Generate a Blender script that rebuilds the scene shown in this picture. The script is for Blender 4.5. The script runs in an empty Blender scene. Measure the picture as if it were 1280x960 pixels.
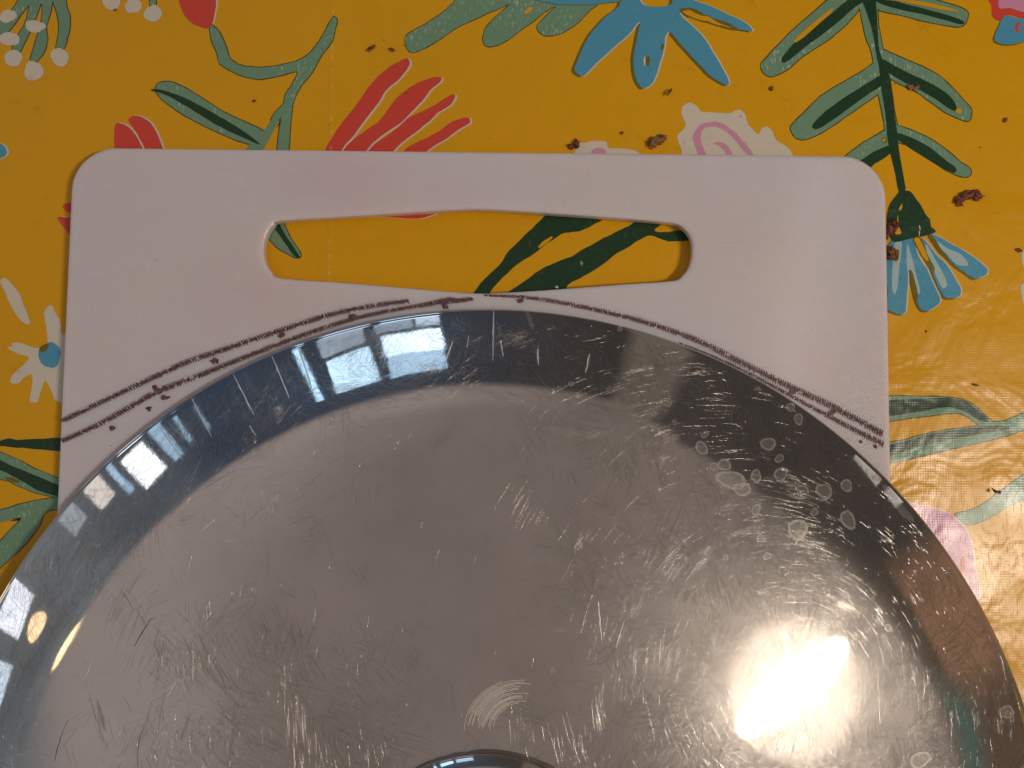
import bpy, bmesh, math, random
from mathutils import Vector, Matrix, noise
R = math.radians
rnd = random.Random(7)
scene = bpy.context.scene
COL = scene.collection

# ------------------------------------------------------------------ camera
F, TH, CH = 1100.0, R(3.8), 0.275           # focal length in photo pixels, tilt, height over the cloth
cd = bpy.data.cameras.new('camera'); cam = bpy.data.objects.new('camera', cd); COL.objects.link(cam)
cd.sensor_width = 36.0; cd.lens = 36.0 * F / 1280.0
cd.clip_start = 0.01; cd.clip_end = 50.0
cam.location = (0, 0, CH); cam.rotation_euler = (TH, 0, 0)
scene.camera = cam
scene.render.engine = 'CYCLES'
scene.cycles.caustics_reflective = False; scene.cycles.caustics_refractive = False
vs = scene.view_settings
vs.view_transform = 'Standard'; vs.look = 'None'; vs.exposure = 0.42; vs.gamma = 1.0; vs.use_curve_mapping = False

# ------------------------------------------------------------------ node helper
class NT:
    def __init__(s, tree): s.t = tree; s.n = tree.nodes; s.l = tree.links
    def put(s, sock, v):
        if isinstance(v, bpy.types.NodeSocket): s.l.new(v, sock)
        elif v is not None: sock.default_value = v
    def node(s, kind, **kw):
        n = s.n.new(kind)
        for k, v in kw.items(): setattr(n, k, v)
        return n
    def m(s, op, a, b=None, c=None, clamp=False):
        n = s.node('ShaderNodeMath', operation=op, use_clamp=clamp)
        s.put(n.inputs[0], a)
        if b is not None: s.put(n.inputs[1], b)
        if c is not None: s.put(n.inputs[2], c)
        return n.outputs[0]
    def v(s, op, a, b=None, scale=None):
        n = s.node('ShaderNodeVectorMath', operation=op)
        s.put(n.inputs[0], a)
        if b is not None: s.put(n.inputs[1], b)
        if scale is not None: s.put(n.inputs[3], scale)
        return n.outputs['Value'] if op in ('DISTANCE', 'LENGTH', 'DOT_PRODUCT') else n.outputs[0]
    def mapr(s, x, a, b, c=0.0, d=1.0, smooth=False):
        n = s.node('ShaderNodeMapRange', clamp=True)
        if smooth: n.interpolation_type = 'SMOOTHSTEP'
        for i, q in enumerate((x, a, b, c, d)): s.put(n.inputs[i], q)
        return n.outputs[0]
    def noise(s, vec, scale, detail=2.0, rough=0.5, dims='3D', dist=0.0):
        n = s.node('ShaderNodeTexNoise', noise_dimensions=dims)
        s.put(n.inputs['Vector'], vec); s.put(n.inputs['Scale'], scale); s.put(n.inputs['Detail'], detail)
        s.put(n.inputs['Roughness'], rough); s.put(n.inputs['Distortion'], dist)
        return n.outputs[0]
    def mix(s, f, a, b, blend='MIX'):
        n = s.node('ShaderNodeMix', data_type='RGBA', blend_type=blend)
        s.put(n.inputs[0], f); s.put(n.inputs[6], a if isinstance(a, bpy.types.NodeSocket) else (*a, 1) if len(a) == 3 else a)
        s.put(n.inputs[7], b if isinstance(b, bpy.types.NodeSocket) else (*b, 1) if len(b) == 3 else b)
        return n.outputs[2]
    def mapping(s, vec, loc=(0, 0, 0), rot=0.0, scale=(1, 1, 1)):
        n = s.node('ShaderNodeMapping')
        s.put(n.inputs[0], vec); n.inputs[1].default_value = loc; n.inputs[2].default_value = (0, 0, rot); n.inputs[3].default_value = scale
        return n.outputs[0]
    def bump(s, h, strength, dist, normal=None):
        n = s.node('ShaderNodeBump'); s.put(n.inputs['Strength'], strength); s.put(n.inputs['Distance'], dist)
        s.put(n.inputs['Height'], h)
        if normal is not None: s.put(n.inputs['Normal'], normal)
        return n.outputs[0]

# ------------------------------------------------------------------ world: the dim room round the table
world = bpy.data.worlds.new('World'); scene.world = world; world.use_nodes = True
w = NT(world.node_tree); w.n.clear()
tc = w.node('ShaderNodeTexCoord').outputs['Generated']
sp = w.node('ShaderNodeSeparateXYZ'); w.l.new(tc, sp.inputs[0])
el = w.m('MULTIPLY', w.m('ARCSINE', sp.outputs[2]), 57.2958)
az = w.m('MULTIPLY', w.m('ARCTAN2', sp.outputs[0], sp.outputs[1]), 57.2958)
def band(x, a, b, s): return w.m('MULTIPLY', w.mapr(x, a - s, a + s), w.mapr(x, b - s, b + s, 1.0, 0.0))
wn = w.noise(tc, 3.0, 3.0)
wall = w.mix(w.mapr(az, -30, 15), (0.028, 0.052, 0.095), (0.036, 0.033, 0.032))
wall = w.mix(w.mapr(az, -75, -50, 1.0, 0.0), wall, (0.17, 0.20, 0.225))          # pale wall on the left
wall = w.mix(w.mapr(az, 70, 100), wall, (0.16, 0.10, 0.065))                      # brown wood on the right
wall = w.mix(w.mapr(wn, 0.35, 0.65, 0.0, 0.45), wall, (0.03, 0.026, 0.026))
sleeve = w.m('MULTIPLY', band(az, 91, 112, 3), band(el, 12, 33, 4)); arm = w.m('MULTIPLY', band(az, 74, 91, 3), band(el, 1, 21, 3))
wall = w.mix(arm, wall, (0.26, 0.145, 0.085))
corner = band(az, 21.5, 31, 1.2)
wall = w.mix(corner, wall, (0.15, 0.12, 0.10))
fur = w.m('MULTIPLY', band(az, 33, 64, 3), w.mapr(el, 50, 57, 1.0, 0.0, True))      # tall dark cupboard in the corner
wall = w.mix(fur, wall, (0.040, 0.034, 0.031))
edge = w.m('ADD', w.mapr(az, 24, 40, 38, 52), w.mapr(az, 70, 95, 0.0, -18.0))
ceil_f = w.mapr(w.m('SUBTRACT', el, edge), -2.0, 5.0, 0.0, 1.0, True)
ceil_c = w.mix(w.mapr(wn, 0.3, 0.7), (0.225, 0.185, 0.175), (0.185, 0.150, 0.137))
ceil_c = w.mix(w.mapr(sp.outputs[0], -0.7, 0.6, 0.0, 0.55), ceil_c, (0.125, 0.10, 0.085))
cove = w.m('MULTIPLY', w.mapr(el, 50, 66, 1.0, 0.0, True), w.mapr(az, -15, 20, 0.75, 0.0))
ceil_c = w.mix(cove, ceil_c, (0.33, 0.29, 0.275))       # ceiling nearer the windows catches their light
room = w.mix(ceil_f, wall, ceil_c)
room = w.mix(w.m('MULTIPLY', sleeve, 0.8), room, (0.055, 0.13, 0.115))
room = w.mix(w.mapr(el, -4, 0, 1.0, 0.0), room, (0.06, 0.045, 0.035))
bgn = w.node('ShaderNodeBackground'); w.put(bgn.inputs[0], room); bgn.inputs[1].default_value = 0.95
w.l.new(bgn.outputs[0], w.node('ShaderNodeOutputWorld').inputs[0])

# ------------------------------------------------------------------ lamps (windows, the room's lamps, added rim-reflection lights)
def direction(azd, eld):
    a, e = R(azd), R(eld)
    return Vector((math.sin(a) * math.cos(e), math.cos(a) * math.cos(e), math.sin(e)))
def area(name, d, dist, sx, sy, rad, colr, shape='RECTANGLE', roll=0.0, tgt=(0, -0.05, 0.01)):
    L = bpy.data.lights.new(name, 'AREA'); L.shape = shape; L.size = sx; L.size_y = sy
    A = sx * sy * (math.pi / 4 if shape in ('ELLIPSE', 'DISK') else 1)
    L.color = colr; L.energy = rad * math.pi * A                       # even radiance whatever the size
    o = bpy.data.objects.new(name, L); COL.objects.link(o)
    o.location = Vector(tgt) + d * dist
    q = (-d).to_track_quat('-Z', 'Y'); o.rotation_euler = (q.to_matrix().to_4x4() @ Matrix.Rotation(roll, 4, 'Z')).to_euler()
    return o
def light_panel(az0, az1, el0, el1, rad, colr, dist=2.6):
    c = direction((az0 + az1) / 2, (el0 + el1) / 2)
    area('window_or_added_light', c, dist, 2 * dist * math.tan(R(abs(az1 - az0) / 2)) * math.cos(R((el0 + el1) / 2)), 2 * dist * math.tan(R((el1 - el0) / 2)), rad, colr)
SKY = (0.46, 0.73, 1.0)
light_panel(-28.6, -21.4, 18.0, 27.0, 1.7, (0.52, 0.78, 1.0)); light_panel(-19.6, -9.3, 16.5, 22.0, 2.2, (0.60, 0.80, 1.0)); light_panel(-19.6, -9.3, 22.0, 27.6, 1.15, SKY)          # big window, lower sashes
light_panel(-28.6, -21.8, 10.6, 17.0, 0.55, (0.62, 0.80, 1.0)); light_panel(-20.2, -13.8, 12.0, 15.6, 0.50, (0.60, 0.78, 1.0))
light_panel(-13.4, -9.3, 11.5, 15.6, 0.95, (0.60, 0.80, 1.0))
light_panel(-32.5, -31.3, 12.0, 27.0, 1.8, SKY)                                                     # gap beside the curtain
light_panel(-61.0, -57.3, 8.0, 17.5, 2.4, (0.82, 0.92, 1.0)); light_panel(-56.0, -54.3, 7.0, 18.0, 0.8, SKY)   # second window
light_panel(-52.6, -52.0, 9.0, 17.0, 0.9, SKY); light_panel(-49.3, -48.9, 10.0, 18.0, 0.7, SKY); light_panel(-63.2, -62.2, 6.0, 15.0, 0.9, SKY); light_panel(-72.0, -69.0, 4.0, 10.0, 0.35, (0.8, 0.9, 1.0))
light_panel(-67.0, -64.5, 5.0, 12.0, 0.8, (1.0, 0.93, 0.86))
light_panel(-86.0, -80.5, 0.5, 8.0, 1.3, (0.80, 0.88, 1.0)); light_panel(-95.0, -89.0, 1.0, 9.0, 1.2, (0.65, 0.82, 1.0))
light_panel(58.5, 63.5, 5.5, 9.5, 0.42, (1.0, 0.95, 0.90)); light_panel(65.0, 67.5, 4.0, 8.5, 0.5, (1.0, 0.95, 0.9)); light_panel(50.0, 54.0, 6.0, 8.5, 0.3, (1.0, 0.95, 0.9))  # added dim lights, no windows: imitate pale things mirrored in the right rim
HP = (0.085, -0.085, 0.03)
area('lamp_shade_light', direction(96.5, 57.5), 1.08, 0.32, 0.32, 0.85, (1.0, 0.84, 0.68), 'DISK', tgt=HP)
area('lamp_bulb_light', direction(96, 57.5), 1.00, 0.29, 0.052, 100.0, (1.0, 0.86, 0.69), 'ELLIPSE', roll=R(-50), tgt=HP)
area('wall_lamp_light', direction(-90.0, 36.0), 1.5, 0.14, 0.09, 2.6, (1.0, 0.70, 0.34), 'ELLIPSE')
area('wall_lamp_light', direction(-84.0, 11.5), 1.5, 0.10, 0.12, 1.6, (1.0, 0.70, 0.36), 'ELLIPSE')

# ------------------------------------------------------------------ photo pixel -> point on a horizontal plane of the scene
def ray(px, py):
    d = Vector(((px - 640) / F, -(py - 480) / F, -1.0))
    c, s = math.cos(TH), math.sin(TH)
    return Vector((d.x, c * d.y - s * d.z, s * d.y + c * d.z))
def P(px, py, z=0.0):
    d = ray(px, py); t = (z - CH) / d.z
    return Vector((0, 0, CH)) + d * t

def link(name, me, parent=None, mats=()):
    o = bpy.data.objects.new(name, me); COL.objects.link(o)
    if parent: o.parent = parent
    for m_ in mats: me.materials.append(m_)
    return o
def empty(name, loc, label, cat, group=None):
    o = bpy.data.objects.new(name, None); COL.objects.link(o); o.location = loc; o.empty_display_size = 0.01
    o['label'] = label; o['category'] = cat
    if group: o['group'] = group
    return o
def tag(o, label, cat, group=None):
    o['label'] = label; o['category'] = cat
    if group: o['group'] = group

# ------------------------------------------------------------------ cloth and its print
def new_mat(name):
    m_ = bpy.data.materials.new(name); m_.use_nodes = True; t = NT(m_.node_tree); t.n.clear()
    out = t.node('ShaderNodeOutputMaterial')
    return m_, t, out
def print_material(name, colr, worn=0.12, weave=0.0):
    m_, t, out = new_mat(name)
    pos = t.node('ShaderNodeNewGeometry').outputs['Position']
    big = t.noise(pos, 9.0, 3.0)
    col_ = t.mix(t.mapr(big, 0.3, 0.7), [c * 0.96 for c in colr], [min(1, c * 1.03) for c in colr])
    fine = t.noise(pos, 900.0, 2.0)
    col_ = t.mix(t.mapr(fine, 0.35, 0.75, 0.0, 0.12), col_, [c * 0.75 for c in colr])
    # short pale threads where the ink wore off the weave
    thr = t.noise(t.mapping(pos, scale=(1500, 420, 1)), 1.0, 2.0, dims='2D')
    wmask = t.m('MULTIPLY', t.mapr(thr, 0.60, 0.72), t.mapr(t.noise(pos, 45.0, 2.0), 0.42, 0.62))
    col_ = t.mix(t.m('MULTIPLY', wmask, weave), col_, (0.55, 0.60, 0.50))
    # wear: pale scuffs and brown soil
    sc = t.noise(t.mapping(pos, scale=(1.0, 1.0, 1.0)), 160.0, 5.0, 0.65)
    col_ = t.mix(t.m('MULTIPLY', t.mapr(sc, 0.69, 0.76), worn * 3), col_, (0.75, 0.60, 0.33))
    so = t.noise(t.v('ADD', pos, (3.1, 1.7, 0)), 70.0, 6.0, 0.7)
    so2 = t.m('MULTIPLY', t.mapr(so, 0.60, 0.75), t.mapr(t.noise(t.v('ADD', pos, (7, 3, 0)), 12.0), 0.5, 0.62))
    col_ = t.mix(t.m('MULTIPLY', so2, 0.55), col_, (0.16, 0.08, 0.01))
    # relief: woven backing pressed through the plastic, soft ripples, folds
    sx = t.node('ShaderNodeSeparateXYZ'); t.l.new(pos, sx.inputs[0])
    wx = t.m('SINE', t.m('MULTIPLY', sx.outputs[0], 2 * math.pi / 0.00078)); wy = t.m('SINE', t.m('MULTIPLY', sx.outputs[1], 2 * math.pi / 0.00078))
    jit = t.mapr(t.noise(pos, 260.0, 3.0), 0.3, 0.7)
    wv = t.m('MULTIPLY', t.m('ADD', wx, wy), t.m('MULTIPLY', jit, 0.0000048))
    rip = t.m('MULTIPLY', t.noise(pos, 42.0, 3.0, 0.55, dist=0.6), 0.0009)
    rip2 = t.m('MULTIPLY', t.noise(t.mapping(pos, rot=0.5, scale=(1, 0.45, 1)), 190.0, 3.0, 0.6), 0.00016)
    fold = t.m('ABSOLUTE', t.m('SUBTRACT', t.m('ADD', sx.outputs[0], t.m('MULTIPLY', big, 0.002)), -0.0567))
    fh = t.m('MULTIPLY', t.mapr(fold, 0.0, 0.0014, 1.0, 0.0, True), 0.00010)
    h = t.m('ADD', t.m('ADD', wv, rip), t.m('ADD', rip2, fh))
    nrm = t.bump(h, 1.0, 1.0)
    wear = t.m('MULTIPLY', t.mapr(fold, 0.0, 0.0005, 1.0, 0.0), t.mapr(t.noise(pos, 400.0, 3.0), 0.5, 0.62))
    col_ = t.mix(t.m('MULTIPLY', wear, 0.35), col_, (0.85, 0.68, 0.35))
    b = t.node('ShaderNodeBsdfPrincipled')
    t.put(b.inputs['Base Color'], col_); t.put(b.inputs['Roughness'], t.mapr(t.noise(pos, 60.0, 4.0), 0.3, 0.7, 0.22, 0.33))
    b.inputs['IOR'].default_value = 1.41
    t.put(b.inputs['Normal'], nrm); t.l.new(b.outputs[0], out.inputs[0])
    return m_
M = dict(
    yellow=print_material('oilcloth_yellow', (0.68, 0.338, 0.001)),
    pale=print_material('print_sage', (0.155, 0.285, 0.185), 0.2, 0.75),
    dark=print_material('print_bottle_green', (0.012, 0.046, 0.020), 0.3, 0.05),
    line=print_material('print_moss_outline', (0.060, 0.055, 0.010), 0.2),
    red=print_material('print_red', (0.62, 0.062, 0.040), 0.15),
    white=print_material('print_white', (0.62, 0.56, 0.47), 0.0),
    blue=print_material('print_blue', (0.075, 0.30, 0.46), 0.12, 0.1),
    lightblue=print_material('print_pale_blue', (0.36, 0.50, 0.52), 0.1),
    olive=print_material('print_olive', (0.16, 0.125, 0.010), 0.2),
    pink=print_material('print_pink', (0.60, 0.27, 0.42), 0.1),
)
MK = list(M.keys())
STEP = 0.00003

me = bpy.data.meshes.new('tablecloth')
me.from_pydata([(-0.62, -0.75, 0), (0.62, -0.75, 0), (0.62, 0.55, 0), (-0.62, 0.55, 0),
                (-0.62, -0.75, -0.0008), (0.62, -0.75, -0.0008), (0.62, 0.55, -0.0008), (-0.62, 0.55, -0.0008)], [],
               [(0, 1, 2, 3), (7, 6, 5, 4), (0, 4, 5, 1), (1, 5, 6, 2), (2, 6, 7, 3), (3, 7, 4, 0)])
cloth = link('tablecloth', me, None, [M['yellow']])
tag(cloth, 'yellow wipe-clean tablecloth printed with red, blue and green flowers, under everything', 'tablecloth')

def catmull(pts, n=4):
    out = []; N = len(pts)
    for i in range(N):
        p0, p1, p2, p3 = pts[i - 1], pts[i], pts[(i + 1) % N], pts[(i + 2) % N]
        for k in range(n):
            u = k / n
            out.append(tuple(0.5 * ((2 * p1[j]) + (-p0[j] + p2[j]) * u + (2 * p0[j] - 5 * p1[j] + 4 * p2[j] - p3[j]) * u * u + (-p0[j] + 3 * p1[j] - 3 * p2[j] + p3[j]) * u ** 3) for j in range(2)))
    return out
def grow(pts, d):
    a = sum(pts[i - 1][0] * pts[i][1] - pts[i][0] * pts[i - 1][1] for i in range(len(pts)))
    s = 1 if a > 0 else -1; out = []; N = len(pts)
    for i in range(N):
        p, q = pts[i - 1], pts[(i + 1) % N]
        dx, dy = q[0] - p[0], q[1] - p[1]; L = math.hypot(dx, dy) or 1
        out.append((pts[i][0] + s * dy / L * d, pts[i][1] - s * dx / L * d))
    return out
class Motif:
    """flat ink shapes of one printed motif, one mesh; layers lie a few hundredths of a millimetre apart"""
    def __init__(s, o=(0, 0), k=1.0): s.o = o; s.k = k; s.v = []; s.f = []; s.m = []; s.m_ids = []
    def poly(s, pts, colr, layer, rough=0.55, shift=(0, 0), fat=0.0, smooth=3):
        q = [(s.o[0] + x * s.k, s.o[1] + y * s.k) for x, y in pts]
        q = catmull(q, smooth)
        if fat: q = grow(q, fat)
        z = STEP * (layer + 1) + 1e-6 * len(set(s.m_ids)); s.m_ids.append(len(s.m_ids)); w_ = []
        for x, y in q:
            j = noise.noise_vector(Vector((x * 0.33, y * 0.33, 1.7))) * rough + noise.noise_vector(Vector((x * 0.09, y * 0.09, 5.1))) * rough * 1.3
            p = P(x + shift[0] + j.x, y + shift[1] + j.y, 0.0); p.z = z; w_.append(p)
        b = bmesh.new(); vv = [b.verts.new(p) for p in w_]
        es = [b.edges.new((vv[i - 1], vv[i])) for i in range(len(vv))]
        r_ = bmesh.ops.triangle_fill(b, use_beauty=True, use_dissolve=False, edges=es, normal=(0, 0, 1))
        b.verts.index_update(); base = len(s.v)
        s.v += [v_.co.copy() for v_ in b.verts]
        for f_ in b.faces:
            idx = [v_.index + base for v_ in f_.verts]
            if f_.normal.z < 0: idx.reverse()
            s.f.append(idx); s.m.append(MK.index(colr))
        b.free(); return s
    def edged(s, pts, colr, layer=1, edge='line', w_=1.3, shift=(0, 0), **kw):
        s.poly(pts, edge, layer - 1, fat=w_, shift=shift, **kw); s.poly(pts, colr, layer, **kw); return s
    def build(s, name, label=None, parent=cloth):
        m_ = bpy.data.meshes.new(name); m_.from_pydata(s.v, [], s.f)
        o = link(name, m_, parent, [M[k] for k in MK])
        m_.polygons.foreach_set('material_index', s.m); m_.update()
        if label: o['label'] = label
        return o
def ell(cx, cy, rx, ry, n=16):
    o_ = []
    for i in range(n):
        a_ = i * 2 * math.pi / n; k = 1 + 0.07 * math.sin(2 * a_ + cx) + 0.05 * math.sin(3 * a_ + cy) + 0.03 * math.sin(5 * a_ + cx + cy); o_.append((cx + rx * math.cos(a_) * k, cy + ry * math.sin(a_) * k))
    return o_
Z1 = 0.171875; Z3 = 0.34375
# snowdrop cluster
a = Motif()
for q in ([(31, -12), (43, -12), (38, 3), (26, 19), (10, 40), (-8, 48), (-8, 36), (4, 24), (17, 10)],
          [(41, -8), (57, -8), (50, 7), (43, 27), (29, 57), (24, 66), (15, 65), (22, 45), (33, 26)],
          [(53, -8), (65, -8), (64, 14), (58, 34), (59, 50), (55, 65), (46, 77), (38, 78), (43, 57), (50, 34), (53, 15)],
          [(63, -8), (79, -8), (84, 10), (88, 22), (86, 41), (80, 61), (70, 62), (74, 34), (69, 10)],
          [(188, -8), (195, -8), (194, 9), (188, 9)]): a.edged(q, 'pale', 1, w_=1.25)
for q in ((10, 20, 11.5, 7.8), (44, 33, 13, 7.5), (12, 49, 14, 8.2), (17, 73, 12, 9.5), (42, 89, 12.5, 11.8), (75, 72, 11.5, 10.5), (139, 3, 10.5, 11), (167, 7, 10.5, 9.5), (191, 17, 11, 10.5)):
    a.poly(ell(*q), 'white', 3, rough=1.0)
a.build('printed_flower', 'white bell buds on sage stems in the top left corner')
# tulip bud and its long stem
a = Motif()
bud = [(222, -15), (224, 2), (228, 15), (238, 28), (252, 34.5), (260, 35), (266, 28), (269, 15), (270, -2), (268, -15)]
a.poly(bud, 'white', 0, shift=(2.2, -1)); a.poly(bud, 'red', 1)
st = [(765, 95), (768, 140), (790, 195), (800, 232), (850, 262), (900, 282), (960, 287), (1030, 272), (1082, 262), (1060, 310), (1040, 340), (1030, 380), (1000, 410), (975, 455), (955, 480), (905, 530), (880, 580), (930, 580), (985, 495), (1022, 425), (1015, 480), (1008, 560), (1010, 600), (1045, 600), (1050, 530), (1055, 470), (1065, 380), (1090, 320), (1130, 270), (1170, 200), (1200, 160), (1215, 120), (1225, 75), (1215, 60), (1200, 80), (1180, 120), (1140, 180), (1100, 212), (1060, 228), (990, 243), (930, 245), (880, 240), (840, 215), (825, 175), (800, 120), (778, 95)]
a.k = Z3; a.edged(st, 'pale', 1, w_=1.25)
lf = [(575, 305), (600, 298), (640, 303), (700, 335), (800, 400), (880, 440), (965, 482), (945, 530), (860, 510), (770, 470), (700, 435), (620, 385), (580, 350), (565, 325)]
a.edged(lf, 'pale', 1, w_=1.25)
a.poly([(550, 328), (565, 323), (640, 343), (720, 380), (800, 425), (870, 467), (950, 527), (860, 490), (780, 450), (700, 400), (640, 365), (590, 340)], 'dark', 3)
a.build('printed_stem', 'sage stem with a red bud and a long leaf, left of the cutting board handle')
# red petals left
a = Motif(k=Z3)
for q in ([(418, 455), (440, 450), (470, 465), (500, 500), (520, 545), (530, 600), (420, 600), (416, 530)], [(467, 435), (485, 422), (515, 425), (550, 450), (575, 490), (592, 540), (600, 600), (545, 600), (525, 535), (500, 490), (480, 460)],
          [(228, 748), (250, 738), (300, 735), (300, 775), (262, 775), (238, 765)], [(208, 792), (240, 790), (300, 800), (300, 880), (262, 858), (232, 828)]):
    a.poly(q, 'white', 0, shift=(2.2, -0.6)); a.poly(q, 'red', 1)
a.build('printed_flower', 'red petals peeping out round the top left corner of the board')
a = Motif(k=Z3); q = [(-25, 520), (5, 525), (20, 537), (25, 558), (12, 572), (-25, 578)]
a.poly(q, 'white', 0, shift=(2.5, 0)); a.poly(q, 'blue', 1); a.build('printed_petal')
# red spiky tulip
a = Motif(o=(400, 0), k=Z3)
for q in ([(320, 213), (300, 218), (250, 245), (215, 275), (175, 320), (130, 385), (85, 440), (50, 490), (20, 545), (0, 640), (60, 640), (80, 545), (125, 490), (170, 430), (215, 370), (240, 330), (290, 285), (325, 240)],
          [(440, 282), (400, 285), (340, 310), (290, 345), (260, 380), (225, 430), (180, 465), (130, 500), (85, 548), (60, 640), (120, 640), (175, 540), (230, 490), (290, 450), (330, 410), (370, 370), (400, 330), (435, 300)],
          [(490, 345), (470, 348), (420, 380), (370, 405), (320, 430), (270, 475), (220, 510), (180, 545), (120, 640), (190, 640), (275, 540), (330, 495), (380, 455), (430, 410), (470, 385), (490, 360)],
          [(543, 431), (515, 430), (470, 450), (430, 480), (380, 505), (340, 525), (310, 545), (220, 640), (280, 640), (400, 541), (450, 510), (500, 475), (543, 450)],
          [(110, 770), (160, 788), (260, 790), (350, 795), (400, 785), (440, 770), (470, 745), (480, 700), (200, 700)]):
    a.poly(q, 'white', 0, shift=(2.6, 0.6)); a.poly(q, 'red', 1)
a.build('printed_flower', 'red fan of narrow petals above the board handle')
# sage leaves and blue top flower
a = Motif(o=(400, 0), k=Z3)
for q in ([(520, -15), (490, 8), (440, 50), (380, 90), (325, 120), (310, 145), (315, 178), (335, 190), (370, 180), (440, 140), (500, 100), (560, 70), (640, 35), (690, 14), (740, -20)],
          [(700, -25), (690, 15), (640, 60), (600, 105), (597, 125), (592, 140), (600, 165), (630, 170), (680, 148), (710, 125), (770, 80), (830, 35), (860, 20), (880, -25)],
          [(880, -25), (860, 22), (820, 60), (790, 95), (800, 120), (830, 132), (880, 120), (940, 80), (985, 35), (1010, 15), (1020, -25)]):
    a.edged(q, 'pale', 1, w_=1.0, rough=0.6)
a.poly([(742, 45), (760, 27), (776, 30), (765, 42), (750, 52)], 'yellow', 3); 
a.edged([(770, -25), (790, 0), (860, 14), (950, 18), (1020, 13), (1095, 2), (1090, -25)], 'blue', 3, edge='olive', w_=1.0)
a.build('printed_leaf', 'three blunt sage leaves at the top edge')
a = Motif(o=(680, 0), k=0.21875)
fl = [(440, -25), (430, 30), (340, 110), (270, 190), (215, 290), (180, 370), (178, 408), (205, 428), (232, 430), (300, 360), (400, 270), (480, 200), (548, 122), (535, 200), (515, 300), (515, 400), (540, 480), (570, 507), (620, 475), (650, 400), (680, 300), (706, 183), (780, 250), (880, 360), (960, 440), (1035, 485), (1056, 482), (1050, 450), (1020, 390), (960, 290), (900, 200), (800, 105), (775, 62), (790, -25), (740, -25), (725, 28), (640, 38), (565, 24), (530, -25)]
f2 = [(800, -25), (850, 0), (960, 38), (1100, 105), (1165, 142), (1190, 180), (1120, 168), (1090, 165), (1060, 135), (940, 95), (870, 55), (800, 45), (775, 55), (760, 30)]
for q in (fl, f2):
    a.poly(q, 'olive', 0, shift=(-4.0, 1.2)); a.poly(q, 'white', 1, shift=(2.0, 0.2)); a.poly(q, 'blue', 2)
a.poly([(772, 62), (800, 45), (870, 60), (940, 92), (1030, 132), (1100, 158), (1085, 175), (1000, 155), (900, 122), (820, 98)], 'olive', 3, rough=1.2)
a.poly([(790, 66), (830, 60), (880, 80), (940, 100), (1010, 138), (1075, 160), (1000, 146), (900, 112), (830, 90)], 'yellow', 4, rough=1.5)
a.poly(ell(594, 350, 13, 28), 'olive', 3); a.poly(ell(576, 350, 7, 24), 'white', 4); a.poly(ell(676, 268, 10, 18), 'olive', 3)
a.build('printed_flower', 'blue flower with pointed petals at the top')
# fern on the right
a = Motif(o=(840, 0), k=Z3)
pale = [[(600, -20), (560, 5), (510, 50), (450, 100), (390, 160), (345, 210), (322, 235), (330, 262), (350, 277), (375, 275), (430, 245), (480, 200), (560, 150), (610, 110), (660, 60), (680, 30), (700, -20)],
        [(735, -20), (740, 30), (830, 55), (930, 80), (1030, 98), (1060, 90), (1075, 60), (1072, 40), (1020, 18), (960, 0), (930, -20)],
        [(755, 180), (800, 195), (880, 230), (960, 270), (1020, 320), (1060, 365), (1088, 400), (1082, 437), (1050, 435), (990, 405), (940, 370), (880, 330), (800, 290), (770, 260)],
        [(750, 225), (700, 255), (620, 300), (540, 350), (480, 410), (433, 458), (440, 490), (470, 507), (520, 495), (600, 445), (680, 390), (750, 340), (775, 290)],
        [(810, 458), (860, 470), (920, 495), (990, 540), (1050, 590), (1085, 618), (1080, 640), (1050, 643), (990, 615), (920, 570), (850, 525), (812, 512)],
        [(785, 475), (730, 500), (680, 530), (630, 570), (600, 620), (680, 640), (730, 595), (795, 552)],
        [(665, -20), (685, 40), (700, 120), (728, 200), (735, 270), (750, 340), (768, 430), (780, 490), (818, 470), (805, 380), (792, 290), (770, 190), (750, 90), (735, -20)]]
for q in pale: a.edged(q, 'pale', 1, w_=1.25, rough=0.6)
for q in ([(690, -20), (640, 0), (580, 50), (500, 110), (440, 160), (402, 208), (403, 228), (430, 215), (500, 160), (580, 100), (650, 40), (700, 0)],
          [(730, 0), (800, 28), (900, 50), (1000, 75), (1050, 90), (1058, 78), (1000, 55), (900, 28), (800, 0), (760, -20)],
          [(765, 215), (800, 235), (880, 275), (950, 310), (1010, 350), (1036, 395), (1020, 402), (960, 362), (880, 317), (785, 265)],
          [(765, 272), (700, 310), (620, 360), (560, 405), (513, 450), (516, 468), (540, 465), (600, 425), (700, 352), (770, 305)],
          [(818, 485), (870, 500), (940, 538), (1000, 588), (1033, 612), (1022, 630), (960, 598), (890, 552), (820, 508)],
          [(792, 530), (740, 550), (700, 575), (640, 620), (690, 640), (740, 592), (800, 555)],
          [(688, -20), (735, -20), (745, 90), (755, 190), (785, 260), (800, 340), (815, 450), (830, 580), (850, 700), (826, 700), (805, 600), (785, 520), (778, 440), (762, 330), (755, 260), (745, 210), (722, 90)]):
    a.poly(q, 'dark', 3, rough=0.5)
a.poly([(443, 148), (500, 95), (560, 45), (585, 30), (575, 50), (520, 100), (460, 150)], 'yellow', 4)
a.poly([(762, -2), (850, 0), (950, 15), (1030, 36), (1028, 42), (950, 30), (850, 10)], 'yellow', 4)
a.poly(ell(1042, 404, 13, 8), 'yellow', 4); a.poly(ell(772, 510, 10, 10), 'olive', 4); a.poly(ell(770, 510, 6, 6), 'yellow', 5)
a.o = (1060, 200); a.k = 0.2083
a.poly([(315, 160), (345, 160), (345, 185), (380, 195), (420, 250), (460, 320), (490, 360), (495, 400), (520, 420), (510, 442), (400, 467), (275, 492), (245, 440), (230, 350), (250, 270), (290, 210), (312, 190)], 'dark', 4, rough=0.5)
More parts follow.
